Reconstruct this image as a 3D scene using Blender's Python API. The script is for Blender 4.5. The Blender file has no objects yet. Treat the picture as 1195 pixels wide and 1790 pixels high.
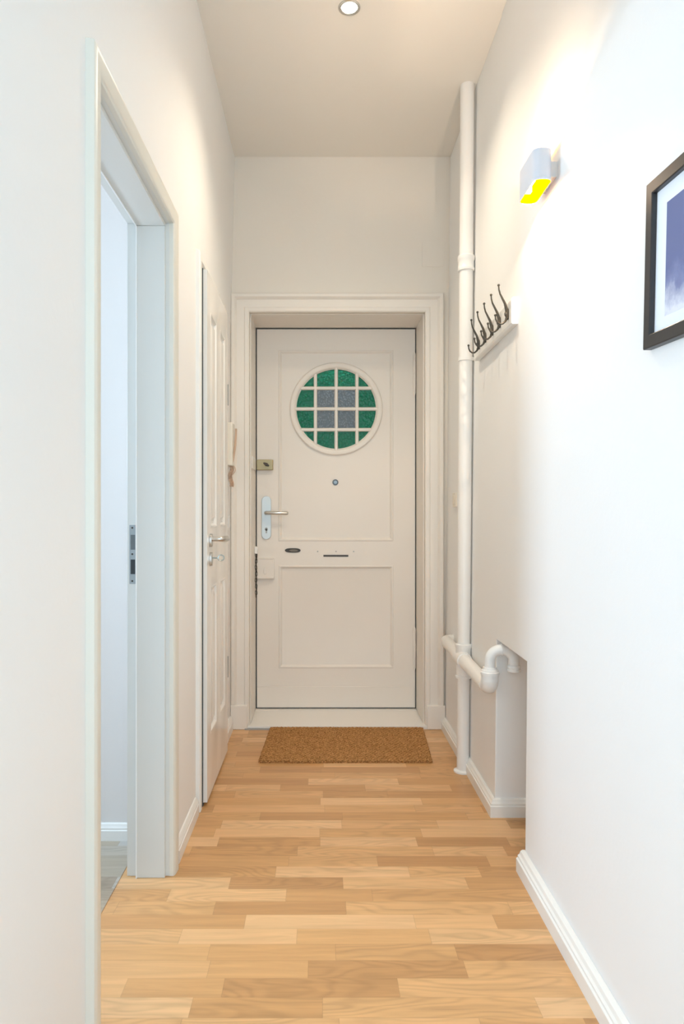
import bpy, bmesh, math, random
from mathutils import Vector, Matrix
PI = math.pi
random.seed(7)
S = bpy.context.scene
C = S.collection

# ------------------------------------------------------------------ camera
cam_d = bpy.data.cameras.new('camera'); cam = bpy.data.objects.new('camera', cam_d); C.objects.link(cam)
cam_d.sensor_fit = 'HORIZONTAL'; cam_d.sensor_width = 24.0; cam_d.lens = 24.0
cam_d.shift_x = 37.5 / 1195.0
cam_d.clip_start = 0.02
cam.location = (0, 0, 1.15); cam.rotation_euler = (PI / 2, 0, 0)
S.camera = cam

# ------------------------------------------------------------------ exposure, world, large lights
S.view_settings.view_transform = 'Standard'
S.view_settings.look = 'None'
S.view_settings.exposure = 0.0
S.view_settings.gamma = 1.0
S.view_settings.use_curve_mapping = False
try:
    S.cycles.use_denoising = True
    S.cycles.max_bounces = 14; S.cycles.diffuse_bounces = 8; S.cycles.glossy_bounces = 4
    S.cycles.sample_clamp_indirect = 8.0
except Exception:
    pass
w = bpy.data.worlds.new('world'); S.world = w; w.use_nodes = True
w.node_tree.nodes['Background'].inputs[0].default_value = (0.75, 0.87, 1.0, 1)
w.node_tree.nodes['Background'].inputs[1].default_value = 0.3

WARM = (1.0, 0.80, 0.58); COOL = (0.80, 0.91, 1.0); NEUT = (1.0, 0.95, 0.89)
def area(name, loc, target, sx, sy, power, col):
    d = bpy.data.lights.new(name, 'AREA'); d.shape = 'RECTANGLE'; d.size = sx; d.size_y = sy
    d.energy = power; d.color = col
    o = bpy.data.objects.new(name, d); C.objects.link(o); o.location = loc
    o.rotation_euler = (Vector(target) - Vector(loc)).to_track_quat('-Z', 'Z').to_euler()
    return o
# assumed daylight: bare area light added behind the camera, no window built
area('assumed_daylight_hall', (0.1, -0.85, 1.35), (0.1, 3.0, 1.25), 1.05, 2.4, 29.5, (0.60, 0.83, 1.0))
# assumed side-room daylight: area light beyond the open doorway, window not built
area('assumed_daylight_side_room', (-2.45, 2.17, 1.62), (0.6, 1.95, 1.2), 0.24, 0.75, 60, (0.62, 0.81, 1.0))
# dim area light added in the unseen stairwell, behind the entrance door glass
area('added_light_stairwell', (0.1, 5.1, 2.6), (0.1, 4.0, 1.7), 0.8, 0.8, 16, (0.8, 0.92, 1.0))

# ------------------------------------------------------------------ materials
def new_mat(name):
    m = bpy.data.materials.new(name); m.use_nodes = True
    return m, m.node_tree.nodes, m.node_tree.links, m.node_tree.nodes['Principled BSDF']
def paint(name, col, rough=0.5, bump=0.0, scale=60, var=0.0, spec=0.5, coord='Object', metal=0.0):
    m, N, L, P = new_mat(name)
    P.inputs['Base Color'].default_value = (*col, 1); P.inputs['Roughness'].default_value = rough
    P.inputs['Specular IOR Level'].default_value = spec; P.inputs['Metallic'].default_value = metal
    tc = N.new('ShaderNodeTexCoord')
    if bump:
        n = N.new('ShaderNodeTexNoise'); n.inputs['Scale'].default_value = scale; n.inputs['Detail'].default_value = 4
        b = N.new('ShaderNodeBump'); b.inputs['Strength'].default_value = bump; b.inputs['Distance'].default_value = 0.004
        L.new(tc.outputs[coord], n.inputs['Vector']); L.new(n.outputs['Fac'], b.inputs['Height']); L.new(b.outputs[0], P.inputs['Normal'])
    if var:
        n2 = N.new('ShaderNodeTexNoise'); n2.inputs['Scale'].default_value = 3.0; n2.inputs['Detail'].default_value = 6
        mx = N.new('ShaderNodeMixRGB'); mx.inputs[1].default_value = (*[c * (1 - var) for c in col], 1); mx.inputs[2].default_value = (*col, 1)
        L.new(tc.outputs[coord], n2.inputs['Vector']); L.new(n2.outputs['Fac'], mx.inputs[0]); L.new(mx.outputs[0], P.inputs['Base Color'])
    return m
M = {}
M['wall'] = paint('wall_paint', (0.845, 0.84, 0.83), 0.65, 0.10, 55, 0.015, 0.3)
M['wall_end'] = paint('end_wall_paint', (0.80, 0.745, 0.67), 0.65, 0.10, 55, 0.015, 0.3)
M['wall_room'] = paint('side_room_paint', (0.73, 0.70, 0.68), 0.7, 0.06, 55)
M['ceiling'] = paint('ceiling_paint', (0.79, 0.75, 0.69), 0.8, 0.06, 40)
M['stair'] = paint('stairwell_paint', (0.5, 0.5, 0.5), 0.8)
M['trim'] = paint('trim_lacquer', (0.83, 0.82, 0.79), 0.32, 0.04, 25)
M['casing'] = paint('lacquer_warm_lit', (0.73, 0.71, 0.64), 0.38, 0.02, 25)  # jamb's own lacquer, warmer tint mixed in for the light it gets
M['frame_cool'] = paint('lacquer_cool_lit', (0.68, 0.69, 0.67), 0.38, 0.02, 25)  # same lacquer as the architrave, cool light mixed into its colour
M['old_paint'] = paint('old_door_paint', (0.82, 0.765, 0.70), 0.42, 0.15, 16, 0.03)
M['door_paint'] = paint('panel_door_paint', (0.83, 0.81, 0.775), 0.22, 0.04, 20)
M['pipe'] = paint('pipe_paint', (0.84, 0.82, 0.79), 0.30, 0.15, 18)
M['plastic'] = paint('white_plastic', (0.84, 0.85, 0.85), 0.3)
M['lamp_white'] = paint('lamp_white_metal', (0.62, 0.635, 0.69), 0.4)
M['lamp_gold'] = paint('lamp_yellow_inside', (0.85, 0.50, 0.0), 0.5, spec=0.0)
M['steel'] = paint('brushed_steel', (0.60, 0.585, 0.56), 0.28, metal=1.0)
M['plate'] = paint('pale_grey_plate', (0.58, 0.62, 0.63), 0.35, metal=0.35)
M['strike'] = paint('grey_strike_metal', (0.36, 0.40, 0.42), 0.45, metal=0.5)
M['brass'] = paint('aged_brass', (0.42, 0.34, 0.19), 0.4, 0.05, 40, metal=0.45)
M['dark'] = paint('dark_iron', (0.055, 0.047, 0.040), 0.42, 0.1, 50, metal=0.5)
M['hook'] = paint('hook_iron', (0.060, 0.055, 0.045), 0.38, metal=0.4)
M['black'] = paint('black_gap', (0.02, 0.02, 0.02), 0.8)
M['gap_shade'] = paint('gap_shade_paint', (0.10, 0.11, 0.11), 0.8)  # dark tone used as painted shade in the door gaps
M['tan'] = paint('tan_cord', (0.60, 0.42, 0.30), 0.6)
M['cream'] = paint('cream_plastic', (0.80, 0.745, 0.65), 0.45)
M['key'] = paint('key_metal', (0.42, 0.52, 0.54), 0.25, metal=0.9)
M['frame_black'] = paint('black_picture_frame', (0.022, 0.021, 0.022), 0.38)
M['passe'] = paint('white_mount', (0.84, 0.87, 0.92), 0.7)
M['sill'] = paint('sill_paint', (0.83, 0.80, 0.76), 0.4, 0.15, 14)
M['lip'] = paint('sill_metal', (0.42, 0.43, 0.42), 0.4, metal=0.4)

def emit(name, col, st):
    m, N, L, P = new_mat(name)
    P.inputs['Base Color'].default_value = (*col, 1)
    P.inputs['Emission Color'].default_value = (*col, 1); P.inputs['Emission Strength'].default_value = st
    return m
M['bulb'] = emit('halogen_glow', (1.0, 0.93, 0.82), 30)
M['bulb_wall'] = emit('wall_bulb_glow', (1.0, 0.86, 0.62), 30)

def hammered(name, col, col2, scale=70):
    m, N, L, P = new_mat(name)
    tc = N.new('ShaderNodeTexCoord')
    v = N.new('ShaderNodeTexVoronoi'); v.inputs['Scale'].default_value = scale
    r = N.new('ShaderNodeValToRGB'); r.color_ramp.elements[0].color = (*col2, 1); r.color_ramp.elements[1].color = (*col, 1)
    r.color_ramp.elements[0].position = 0.05; r.color_ramp.elements[1].position = 0.5
    b = N.new('ShaderNodeBump'); b.inputs['Strength'].default_value = 0.6; b.inputs['Distance'].default_value = 0.004
    L.new(tc.outputs['Object'], v.inputs['Vector']); L.new(v.outputs['Distance'], r.inputs[0]); L.new(r.outputs[0], P.inputs['Base Color'])
    L.new(v.outputs['Distance'], b.inputs['Height']); L.new(b.outputs[0], P.inputs['Normal'])
    P.inputs['Specular IOR Level'].default_value = 0.25; P.inputs['Roughness'].default_value = 0.22; P.inputs['Transmission Weight'].default_value = 0.45; P.inputs['IOR'].default_value = 1.45
    return m
M['glass_green'] = hammered('green_hammered_glass', (0.0, 0.21, 0.105), (0.004, 0.32, 0.18))
M['glass_grey'] = hammered('grey_hammered_glass', (0.20, 0.25, 0.29), (0.46, 0.52, 0.58), 85)

def math_node(N, L, op, a, b=None, c=None):
    n = N.new('ShaderNodeMath'); n.operation = op
    for i, x in enumerate((a, b, c)):
        if x is None: continue
        if isinstance(x, (int, float)): n.inputs[i].default_value = x
        else: L.new(x, n.inputs[i])
    return n.outputs[0]
def parquet(name, tone):
    """3-strip oak: strips run across the hall; length and colour vary per strip"""
    m, N, L, P = new_mat(name)
    tc = N.new('ShaderNodeTexCoord'); sep = N.new('ShaderNodeSeparateXYZ'); L.new(tc.outputs['Object'], sep.inputs[0])
    x, y = sep.outputs[0], sep.outputs[1]
    W = 0.0665
    yr = math_node(N, L, 'DIVIDE', math_node(N, L, 'ADD', y, 10.018), W)
    row = math_node(N, L, 'FLOOR', yr); fy = math_node(N, L, 'FRACT', yr)
    wn = N.new('ShaderNodeTexWhiteNoise'); wn.noise_dimensions = '1D'; L.new(row, wn.inputs['W'])
    u = math_node(N, L, 'ADD', math_node(N, L, 'DIVIDE', x, 0.36), math_node(N, L, 'MULTIPLY_ADD', wn.outputs['Value'], 40.0, math_node(N, L, 'MULTIPLY', row, 61.0)))
    v = N.new('ShaderNodeTexVoronoi'); v.voronoi_dimensions = '1D'; v.inputs['Scale'].default_value = 1.0; v.inputs['Randomness'].default_value = 0.95
    L.new(u, v.inputs['W'])
    ve = N.new('ShaderNodeTexVoronoi'); ve.voronoi_dimensions = '1D'; ve.feature = 'DISTANCE_TO_EDGE'; ve.inputs['Scale'].default_value = 1.0; ve.inputs['Randomness'].default_value = 0.95
    L.new(u, ve.inputs['W'])
    cs = N.new('ShaderNodeSeparateColor'); L.new(v.outputs['Color'], cs.inputs[0])
    # board colour
    r = N.new('ShaderNodeValToRGB'); cr = r.color_ramp
    cols = [(0.0, (0.485, 0.275, 0.122)), (0.2, (0.56, 0.330, 0.148)), (0.5, (0.61, 0.370, 0.172)), (0.8, (0.655, 0.412, 0.205)), (1.0, (0.72, 0.49, 0.275))]
    cr.elements[0].position = 0; cr.elements[0].color = (*[a * b for a, b in zip(cols[0][1], tone)], 1)
    cr.elements[1].position = 1; cr.elements[1].color = (*[a * b for a, b in zip(cols[-1][1], tone)], 1)
    for p, c in cols[1:-1]:
        e = cr.elements.new(p); e.color = (*[a * b for a, b in zip(c, tone)], 1)
    L.new(cs.outputs[0], r.inputs[0])
    # grain
    cb = N.new('ShaderNodeCombineXYZ')
    L.new(math_node(N, L, 'MULTIPLY_ADD', cs.outputs[1], 37.0, math_node(N, L, 'MULTIPLY', x, 3.0)), cb.inputs[0])
    L.new(math_node(N, L, 'MULTIPLY', y, 42.0), cb.inputs[1]); L.new(math_node(N, L, 'MULTIPLY', cs.outputs[2], 20.0), cb.inputs[2])
    n1 = N.new('ShaderNodeTexNoise'); n1.inputs['Scale'].default_value = 1.0; n1.inputs['Detail'].default_value = 7; n1.inputs['Roughness'].default_value = 0.62; n1.inputs['Distortion'].default_value = 0.6
    L.new(cb.outputs[0], n1.inputs['Vector'])
    # cathedral figure on some of the boards
    cb2 = N.new('ShaderNodeCombineXYZ')
    L.new(math_node(N, L, 'MULTIPLY_ADD', cs.outputs[1], 50.0, math_node(N, L, 'MULTIPLY', x, 2.6)), cb2.inputs[0])
    L.new(math_node(N, L, 'MULTIPLY', y, 11.0), cb2.inputs[1]); L.new(math_node(N, L, 'MULTIPLY', cs.outputs[0], 33.0), cb2.inputs[2])
    n2 = N.new('ShaderNodeTexNoise'); n2.inputs['Scale'].default_value = 0.9; n2.inputs['Detail'].default_value = 1.5
    L.new(cb2.outputs[0], n2.inputs['Vector'])
    ring = math_node(N, L, 'MULTIPLY_ADD', math_node(N, L, 'SINE', math_node(N, L, 'MULTIPLY', n2.outputs['Fac'], 95.0)), 0.5, 0.5)
    ring = math_node(N, L, 'MULTIPLY', math_node(N, L, 'POWER', ring, 2.0), math_node(N, L, 'GREATER_THAN', cs.outputs[2], 0.45))
    g = math_node(N, L, 'SUBTRACT', 1.34, math_node(N, L, 'MULTIPLY', n1.outputs['Fac'], 0.62))
    g = math_node(N, L, 'SUBTRACT', g, math_node(N, L, 'MULTIPLY', ring, 0.13))
    # seams
    e1 = math_node(N, L, 'LESS_THAN', fy, 0.022)
    e2 = math_node(N, L, 'LESS_THAN', ve.outputs['Distance'], 0.0028)
    seam = math_node(N, L, 'MULTIPLY', math_node(N, L, 'MAXIMUM', e1, e2), 0.14)
    g = math_node(N, L, 'SUBTRACT', g, seam)
    vm = N.new('ShaderNodeVectorMath'); vm.operation = 'SCALE'; L.new(r.outputs[0], vm.inputs[0]); L.new(g, vm.inputs['Scale'])
    L.new(vm.outputs[0], P.inputs['Base Color'])
    P.inputs['Roughness'].default_value = 0.33; P.inputs['Specular IOR Level'].default_value = 0.45
    b = N.new('ShaderNodeBump'); b.inputs['Strength'].default_value = 0.12; b.inputs['Distance'].default_value = 0.002
    L.new(g, b.inputs['Height']); L.new(b.outputs[0], P.inputs['Normal'])
    return m
M['floor'] = parquet('oak_parquet', (1.00, 0.93, 0.86))
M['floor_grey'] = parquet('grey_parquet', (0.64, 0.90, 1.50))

def coir():
    m, N, L, P = new_mat('coir_weave')
    tc = N.new('ShaderNodeTexCoord'); mp = N.new('ShaderNodeMapping'); L.new(tc.outputs['Object'], mp.inputs[0])
    n = N.new('ShaderNodeTexNoise'); n.inputs['Scale'].default_value = 160; n.inputs['Detail'].default_value = 5
    L.new(mp.outputs[0], n.inputs['Vector'])
    wv = N.new('ShaderNodeTexWave'); wv.inputs['Scale'].default_value = 28; wv.inputs['Distortion'].default_value = 7; wv.inputs['Detail Scale'].default_value = 3
    wv.bands_direction = 'Y'; L.new(mp.outputs[0], wv.inputs['Vector'])
    a = math_node(N, L, 'MULTIPLY_ADD', wv.outputs['Fac'], 0.28, math_node(N, L, 'MULTIPLY', n.outputs['Fac'], 0.75))
    r = N.new('ShaderNodeValToRGB'); r.color_ramp.elements[0].color = (0.19, 0.085, 0.028, 1); r.color_ramp.elements[1].color = (0.68, 0.36, 0.14, 1)
    r.color_ramp.elements[0].position = 0.28; r.color_ramp.elements[1].position = 0.78
    L.new(a, r.inputs[0]); L.new(r.outputs[0], P.inputs['Base Color']); P.inputs['Roughness'].default_value = 0.95; P.inputs['Specular IOR Level'].default_value = 0.1
    b = N.new('ShaderNodeBump'); b.inputs['Strength'].default_value = 0.9; b.inputs['Distance'].default_value = 0.006
    L.new(a, b.inputs['Height']); L.new(b.outputs[0], P.inputs['Normal'])
    return m
M['coir'] = coir()

def sky_print():
    m, N, L, P = new_mat('sky_photo_print')
    tc = N.new('ShaderNodeTexCoord'); sep = N.new('ShaderNodeSeparateXYZ'); L.new(tc.outputs['Object'], sep.inputs[0])
    n = N.new('ShaderNodeTexNoise'); n.inputs['Scale'].default_value = 16; n.inputs['Detail'].default_value = 7; n.inputs['Roughness'].default_value = 0.55
    L.new(tc.outputs['Object'], n.inputs['Vector'])
    # cloud bank towards the foot of the print
    d = math_node(N, L, 'ADD', math_node(N, L, 'MULTIPLY', sep.outputs[2], -13.0), math_node(N, L, 'MULTIPLY', n.outputs['Fac'], 2.2))
    d = math_node(N, L, 'ADD', d, math_node(N, L, 'MULTIPLY', sep.outputs[1], -4.5))
    r = N.new('ShaderNodeValToRGB'); r.color_ramp.elements[0].position = 0.0; r.color_ramp.elements[1].position = 1.0
    r.color_ramp.elements[0].color = (0.125, 0.155, 0.33, 1); r.color_ramp.elements[1].color = (0.74, 0.76, 0.86, 1)
    e = r.color_ramp.elements.new(0.45); e.color = (0.20, 0.235, 0.43, 1)
    L.new(math_node(N, L, 'SUBTRACT', d, 0.85), r.inputs[0])
    L.new(r.outputs[0], P.inputs['Base Color']); P.inputs['Roughness'].default_value = 0.35
    return m
M['print'] = sky_print()

# ------------------------------------------------------------------ mesh helpers
def sharpen(bm, ang=32):
    a = math.radians(ang)
    for f in bm.faces: f.smooth = True
    for e in bm.edges:
        e.smooth = not (len(e.link_faces) != 2 or e.calc_face_angle(0) > a)
def obj(name, bm, mat, parent=None, bevel=0.0, seg=2, flat=False, recalc=True):
    if recalc: bmesh.ops.recalc_face_normals(bm, faces=bm.faces[:])
    if not flat: sharpen(bm)
    me = bpy.data.meshes.new(name); bm.to_mesh(me); bm.free()
    o = bpy.data.objects.new(name, me); C.objects.link(o)
    for mm in (mat if isinstance(mat, (list, tuple)) else [mat]): me.materials.append(mm)
    if parent: o.parent = parent; o.matrix_parent_inverse = world(parent).inverted()
    if bevel:
        b = o.modifiers.new('bevel', 'BEVEL'); b.width = bevel; b.segments = seg; b.limit_method = 'ANGLE'; b.angle_limit = math.radians(40)
    return o
def world(o):
    m = Matrix.LocRotScale(o.location, o.rotation_euler, o.scale)
    return (world(o.parent) @ o.matrix_parent_inverse @ m) if o.parent else m
def tag(o, label, cat, group=None, kind=None):
    o['label'] = label; o['category'] = cat
    if group: o['group'] = group
    if kind: o['kind'] = kind
    return o
def thing(name, label, cat, loc, group=None, kind=None):
    o = bpy.data.objects.new(name, None); C.objects.link(o); o.location = loc; o.empty_display_size = 0.05
    return tag(o, label, cat, group, kind)
def struct(name, bm, mat, label, cat, **k):
    return tag(obj(name, bm, mat, **k), label, cat, kind='structure')
def BM(): return bmesh.new()
def box(bm, x0, x1, y0, y1, z0, z1):
    v = [bm.verts.new((x, y, z)) for x in (x0, x1) for y in (y0, y1) for z in (z0, z1)]
    for q in ((0, 1, 3, 2), (4, 6, 7, 5), (0, 4, 5, 1), (2, 3, 7, 6), (0, 2, 6, 4), (1, 5, 7, 3)):
        bm.faces.new([v[i] for i in q])
def prism(bm, pts, fn, a, b):
    """pts: 2D outline; fn(p,q,t)->world; extruded from t=a to t=b"""
    A = [bm.verts.new(fn(p, q, a)) for p, q in pts]; B = [bm.verts.new(fn(p, q, b)) for p, q in pts]
    bm.faces.new(A); bm.faces.new(B[::-1])
    for i in range(len(pts)):
        j = (i + 1) % len(pts); bm.faces.new((A[i], A[j], B[j], B[i]))
def tube(bm, pts, rad, n=16, caps=True, closed=False):
    pts = [Vector(p) for p in pts]
    R = rad if isinstance(rad, (list, tuple)) else [rad] * len(pts)
    rings = []; nrm = None; N_ = len(pts)
    for i, p in enumerate(pts):
        if closed: t = pts[(i + 1) % N_] - pts[i - 1]
        else: t = pts[min(i + 1, N_ - 1)] - pts[max(i - 1, 0)]
        t.normalize()
        if nrm is None:
            nrm = t.orthogonal().normalized()
        nrm = (nrm - t * nrm.dot(t)).normalized()
        bi = t.cross(nrm)
        rings.append([bm.verts.new(p + (nrm * math.cos(2 * PI * k / n) + bi * math.sin(2 * PI * k / n)) * R[i]) for k in range(n)])
    for i in range(N_ if closed else N_ - 1):
        a, b = rings[i], rings[(i + 1) % N_]
        for k in range(n):
            bm.faces.new((a[k], a[(k + 1) % n], b[(k + 1) % n], b[k]))
    if caps and not closed:
        bm.faces.new(rings[0][::-1]); bm.faces.new(rings[-1])
def cyl(bm, a, b, r, n=24): tube(bm, [a, b], r, n)
def lathe(bm, a, axis, prof, n=32):
    """prof: list of (distance along axis, radius)"""
    a = Vector(a); ax = Vector(axis).normalized()
    tube(bm, [a + ax * d for d, r in prof], [max(r, 1e-4) for d, r in prof], n) if False else None
    nrm = ax.orthogonal().normalized(); bi = ax.cross(nrm)
    rings = [[bm.verts.new(a + ax * d + (nrm * math.cos(2 * PI * k / n) + bi * math.sin(2 * PI * k / n)) * max(r, 1e-4)) for k in range(n)] for d, r in prof]
    for i in range(len(rings) - 1):
        for k in range(n):
            bm.faces.new((rings[i][k], rings[i][(k + 1) % n], rings[i + 1][(k + 1) % n], rings[i + 1][k]))
    bm.faces.new(rings[0][::-1]); bm.faces.new(rings[-1])
def ball(bm, c, r, sc=(1, 1, 1)):
    mt = Matrix.Translation(c) @ Matrix.Diagonal((*sc, 1))
    bmesh.ops.create_uvsphere(bm, u_segments=14, v_segments=10, radius=r, matrix=mt)
def arc(c, u, v, r, a0, a1, n=10):
    c, u, v = Vector(c), Vector(u), Vector(v)
    return [c + u * (r * math.cos(a0 + (a1 - a0) * i / n)) + v * (r * math.sin(a0 + (a1 - a0) * i / n)) for i in range(n + 1)]
# planes: u along, v up, w out of the surface towards the room
Y_DOOR = 3.93; Y_END = 3.64
def pl_end(y): return lambda u, v, w: (u, y - w, v)
def pl_left(x): return lambda u, v, w: (x + w, u, v)
def pl_right(x): return lambda u, v, w: (x - w, u, v)
def rect_loops(bm, fn, u0, u1, v0, v1, prof, fill=True):
    """concentric rectangle loops: prof = [(inset, w), ...]"""
    rings = []
    for ins, ww in prof:
        rings.append([bm.verts.new(fn(a, b, ww)) for a, b in ((u0 + ins, v0 + ins), (u1 - ins, v0 + ins), (u1 - ins, v1 - ins), (u0 + ins, v1 - ins))])
    for A, B in zip(rings, rings[1:]):
        for i in range(4):
            j = (i + 1) % 4; bm.faces.new((A[i], A[j], B[j], B[i]))
    if fill: bm.faces.new(rings[-1])
def panel_surface(bm, fn, u0, u1, v0, v1, holes, w=0.0):
    us = sorted({u0, u1, *[h[0] for h in holes], *[h[1] for h in holes]})
    vs = sorted({v0, v1, *[h[2] for h in holes], *[h[3] for h in holes]})
    vv = {(a, b): bm.verts.new(fn(a, b, w)) for a in us for b in vs}
    for a, a2 in zip(us, us[1:]):
        for b, b2 in zip(vs, vs[1:]):
            if any(h[0] <= a and a2 <= h[1] and h[2] <= b and b2 <= h[3] for h in holes): continue
            bm.faces.new((vv[a, b], vv[a2, b], vv[a2, b2], vv[a, b2]))
def casing(bm, fn, u0, u1, v0, v1, prof):
    """three-sided architrave; prof = [(offset outward, w)...]"""
    rings = []
    for o, ww in prof:
        rings.append([bm.verts.new(fn(a, b, ww)) for a, b in ((u0 - o, v0), (u0 - o, v1 + o), (u1 + o, v1 + o), (u1 + o, v0))])
    n = len(rings)
    for k in range(n):
        A, B = rings[k], rings[(k + 1) % n]
        for i in range(3): bm.faces.new((A[i], A[i + 1], B[i + 1], B[i]))
    bm.faces.new([r[0] for r in rings]); bm.faces.new([r[3] for r in rings][::-1])
def skirt(bm, path, h=0.066, t=0.02, side=1):
    """moulded skirting along a floor path; side=+1 puts thickness to the left of travel"""
    prof = [(0.0, 0.0), (t, 0.0), (t, h * 0.62), (t * 0.82, h * 0.66), (t * 0.82, h * 0.76), (t * 0.62, h * 0.82), (t * 0.5, h * 0.95), (t * 0.3, h), (0.0, h)]
    P = [Vector((p[0], p[1])) for p in path]; n = len(P); dirs = [(P[i + 1] - P[i]).normalized() for i in range(n - 1)]
    nr = [Vector((-d.y, d.x)) * side for d in dirs]
    offs = []
    for i in range(n):
        if i == 0: offs.append(nr[0])
        elif i == n - 1: offs.append(nr[-1])
        else:
            m = (nr[i - 1] + nr[i]); offs.append(m / max(m.dot(nr[i]), 1e-4))
    R = [[bm.verts.new((P[i].x + offs[i].x * a, P[i].y + offs[i].y * a, z)) for a, z in prof] for i in range(n)]
    for i in range(n - 1):
        for k in range(len(prof)):
            l = (k + 1) % len(prof); bm.faces.new((R[i][k], R[i][l], R[i + 1][l], R[i + 1][k]))
    bm.faces.new(R[0][::-1]); bm.faces.new(R[-1])

# ------------------------------------------------------------------ room shell
XL = -0.477; XLR = -0.607; H = 3.04; YB = -1.0
def xr(z): return 0.660 + 0.030 * z / H
D1 = (1.42, 2.18, 2.085)                # side-room doorway (y0, y1, top)
D2 = (2.662, 3.275, 2.108)              # panel door
O_X0, O_X1, O_Z = -0.378, 0.555, 2.211  # entrance recess

bm = BM(); box(bm, -2.75, 1.15, YB - 0.1, 3.93, -0.12, 0.0)
struct('floor', bm, M['floor'], 'oak strip parquet laid across the hallway', 'floor', flat=True)
bm = BM(); box(bm, -2.65, -0.628, 0.55, 2.45, -0.01, 0.002)
struct('floor_side_room', bm, M['floor_grey'], 'greyish wood floor inside the side room beyond the doorway', 'floor', flat=True)
bm = BM(); box(bm, -2.75, 1.15, YB - 0.1, 3.95, H, H + 0.12)
struct('ceiling', bm, M['ceiling'], 'cream painted ceiling above the hallway', 'ceiling', flat=True)

bm = BM()
def lseg(y0, y1, z0=0.0):
    f = lambda p, q, t: (p, t, q)
    if z0 < 2.12: prism(bm, [(XLR, z0), (XL, z0), (XL, 2.12), (XLR, 2.12)], f, y0, y1)
    prism(bm, [(XLR, max(z0, 2.12)), (XL, max(z0, 2.12)), (XL + 0.006, 2.40), (XL + 0.02, H), (XLR, H)], f, y0, y1)
lseg(YB, D1[0]); lseg(D1[0], D1[1], D1[2]); lseg(D1[1], D2[0]); lseg(D2[0], D2[1], D2[2]); lseg(D2[1], Y_END)
struct('wall_left', bm, M['wall'], 'white left hallway wall with an open doorway and a panel door', 'wall', flat=True)

bm = BM(); f = lambda p, q, t: (p, t, q)
NY0, NY1, NZ, NB = 2.19, 2.592, 0.668, 0.93
def rpoly(z0, z1, dx=0.0): return [(xr(z0) + dx, z0), (1.1, z0), (1.1, z1), (xr(z1) + dx, z1)]
prism(bm, rpoly(0, H), f, NY1, Y_END)
prism(bm, rpoly(NZ, H, -0.003), f, NY0, NY1)
prism(bm, rpoly(0, H, -0.006), f, YB, NY0)
box(bm, NB, 1.1, NY0, NY1, 0, NZ)
struct('wall_right', bm, M['wall'], 'white right hallway wall with a low boxed niche near the pipe', 'wall', flat=True, bevel=0.004, seg=3)

bm = BM(); box(bm, -0.75, O_X0, Y_END, 4.02, 0, H); box(bm, O_X1, 1.1, Y_END, 4.02, 0, H); box(bm, O_X0, O_X1, Y_END, 4.02, O_Z, H)
struct('wall_end', bm, M['wall_end'], 'cream end wall around the entrance door', 'wall', flat=True)
bm = BM(); box(bm, -0.65, 1.1, YB - 0.1, YB, 0, H)
struct('wall_back', bm, M['wall'], 'white wall closing the hallway behind the viewer', 'wall', flat=True)
bm = BM(); box(bm, -2.7, XLR, 2.40, 2.50, 0, H)
struct('wall_side_room_far', bm, M['wall_room'], 'pale bluish wall seen through the open doorway', 'wall', flat=True)
bm = BM(); box(bm, -2.7, XLR, 0.5, 0.6, 0, H)
struct('wall_side_room_near', bm, M['wall_room'], 'near wall of the side room', 'wall', flat=True)
bm = BM(); box(bm, -2.7, -2.6, 0.6, 2.40, 0, H)
struct('wall_side_room_outer', bm, M['wall_room'], 'outer wall of the side room', 'wall', flat=True)
# stairwell behind the entrance door
bm = BM(); box(bm, -1.2, 1.5, 5.4, 5.5, 0, H); box(bm, -1.3, -1.2, 4.02, 5.5, 0, H); box(bm, 1.5, 1.6, 4.02, 5.5, 0, H); box(bm, -1.3, 1.6, 4.02, 5.5, H, H + 0.1); box(bm, -1.3, 1.6, 3.96, 5.5, -0.12, -0.01)
struct('wall_stairwell', bm, M['stair'], 'grey stairwell behind the entrance door glass', 'wall', flat=True)

# skirtings
bm = BM(); skirt(bm, [(XL, 2.235), (XL, D2[0] - 0.065)], side=-1, t=0.016); skirt(bm, [(XL, D2[1] + 0.03), (XL, Y_END - 0.033)], side=-1, t=0.016, h=0.075)
skirt(bm, [(XL, YB), (XL, D1[0] - 0.04)], side=-1, t=0.016)
struct('baseboard_left', bm, M['trim'], 'white moulded skirting along the left hallway wall', 'skirting board')
bm = BM(); skirt(bm, [(NB, NY1), (xr(0), NY1), (xr(0), Y_END - 0.002)], side=1, t=0.022)
struct('baseboard_right', bm, M['trim'], 'white moulded skirting below the pipes and round into the niche', 'skirting board')
bm = BM(); skirt(bm, [(xr(0) - 0.006, YB), (xr(0) - 0.006, NY0)], side=1, t=0.028, h=0.068)
struct('baseboard_right_near', bm, M['trim'], 'white moulded skirting along the bright near right wall', 'skirting board')
bm = BM(); skirt(bm, [(-2.6, 2.40), (XLR, 2.40)], side=-1, t=0.016, h=0.06)
struct('baseboard_side_room', bm, M['trim'], 'white skirting inside the side room', 'skirting board')

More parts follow.
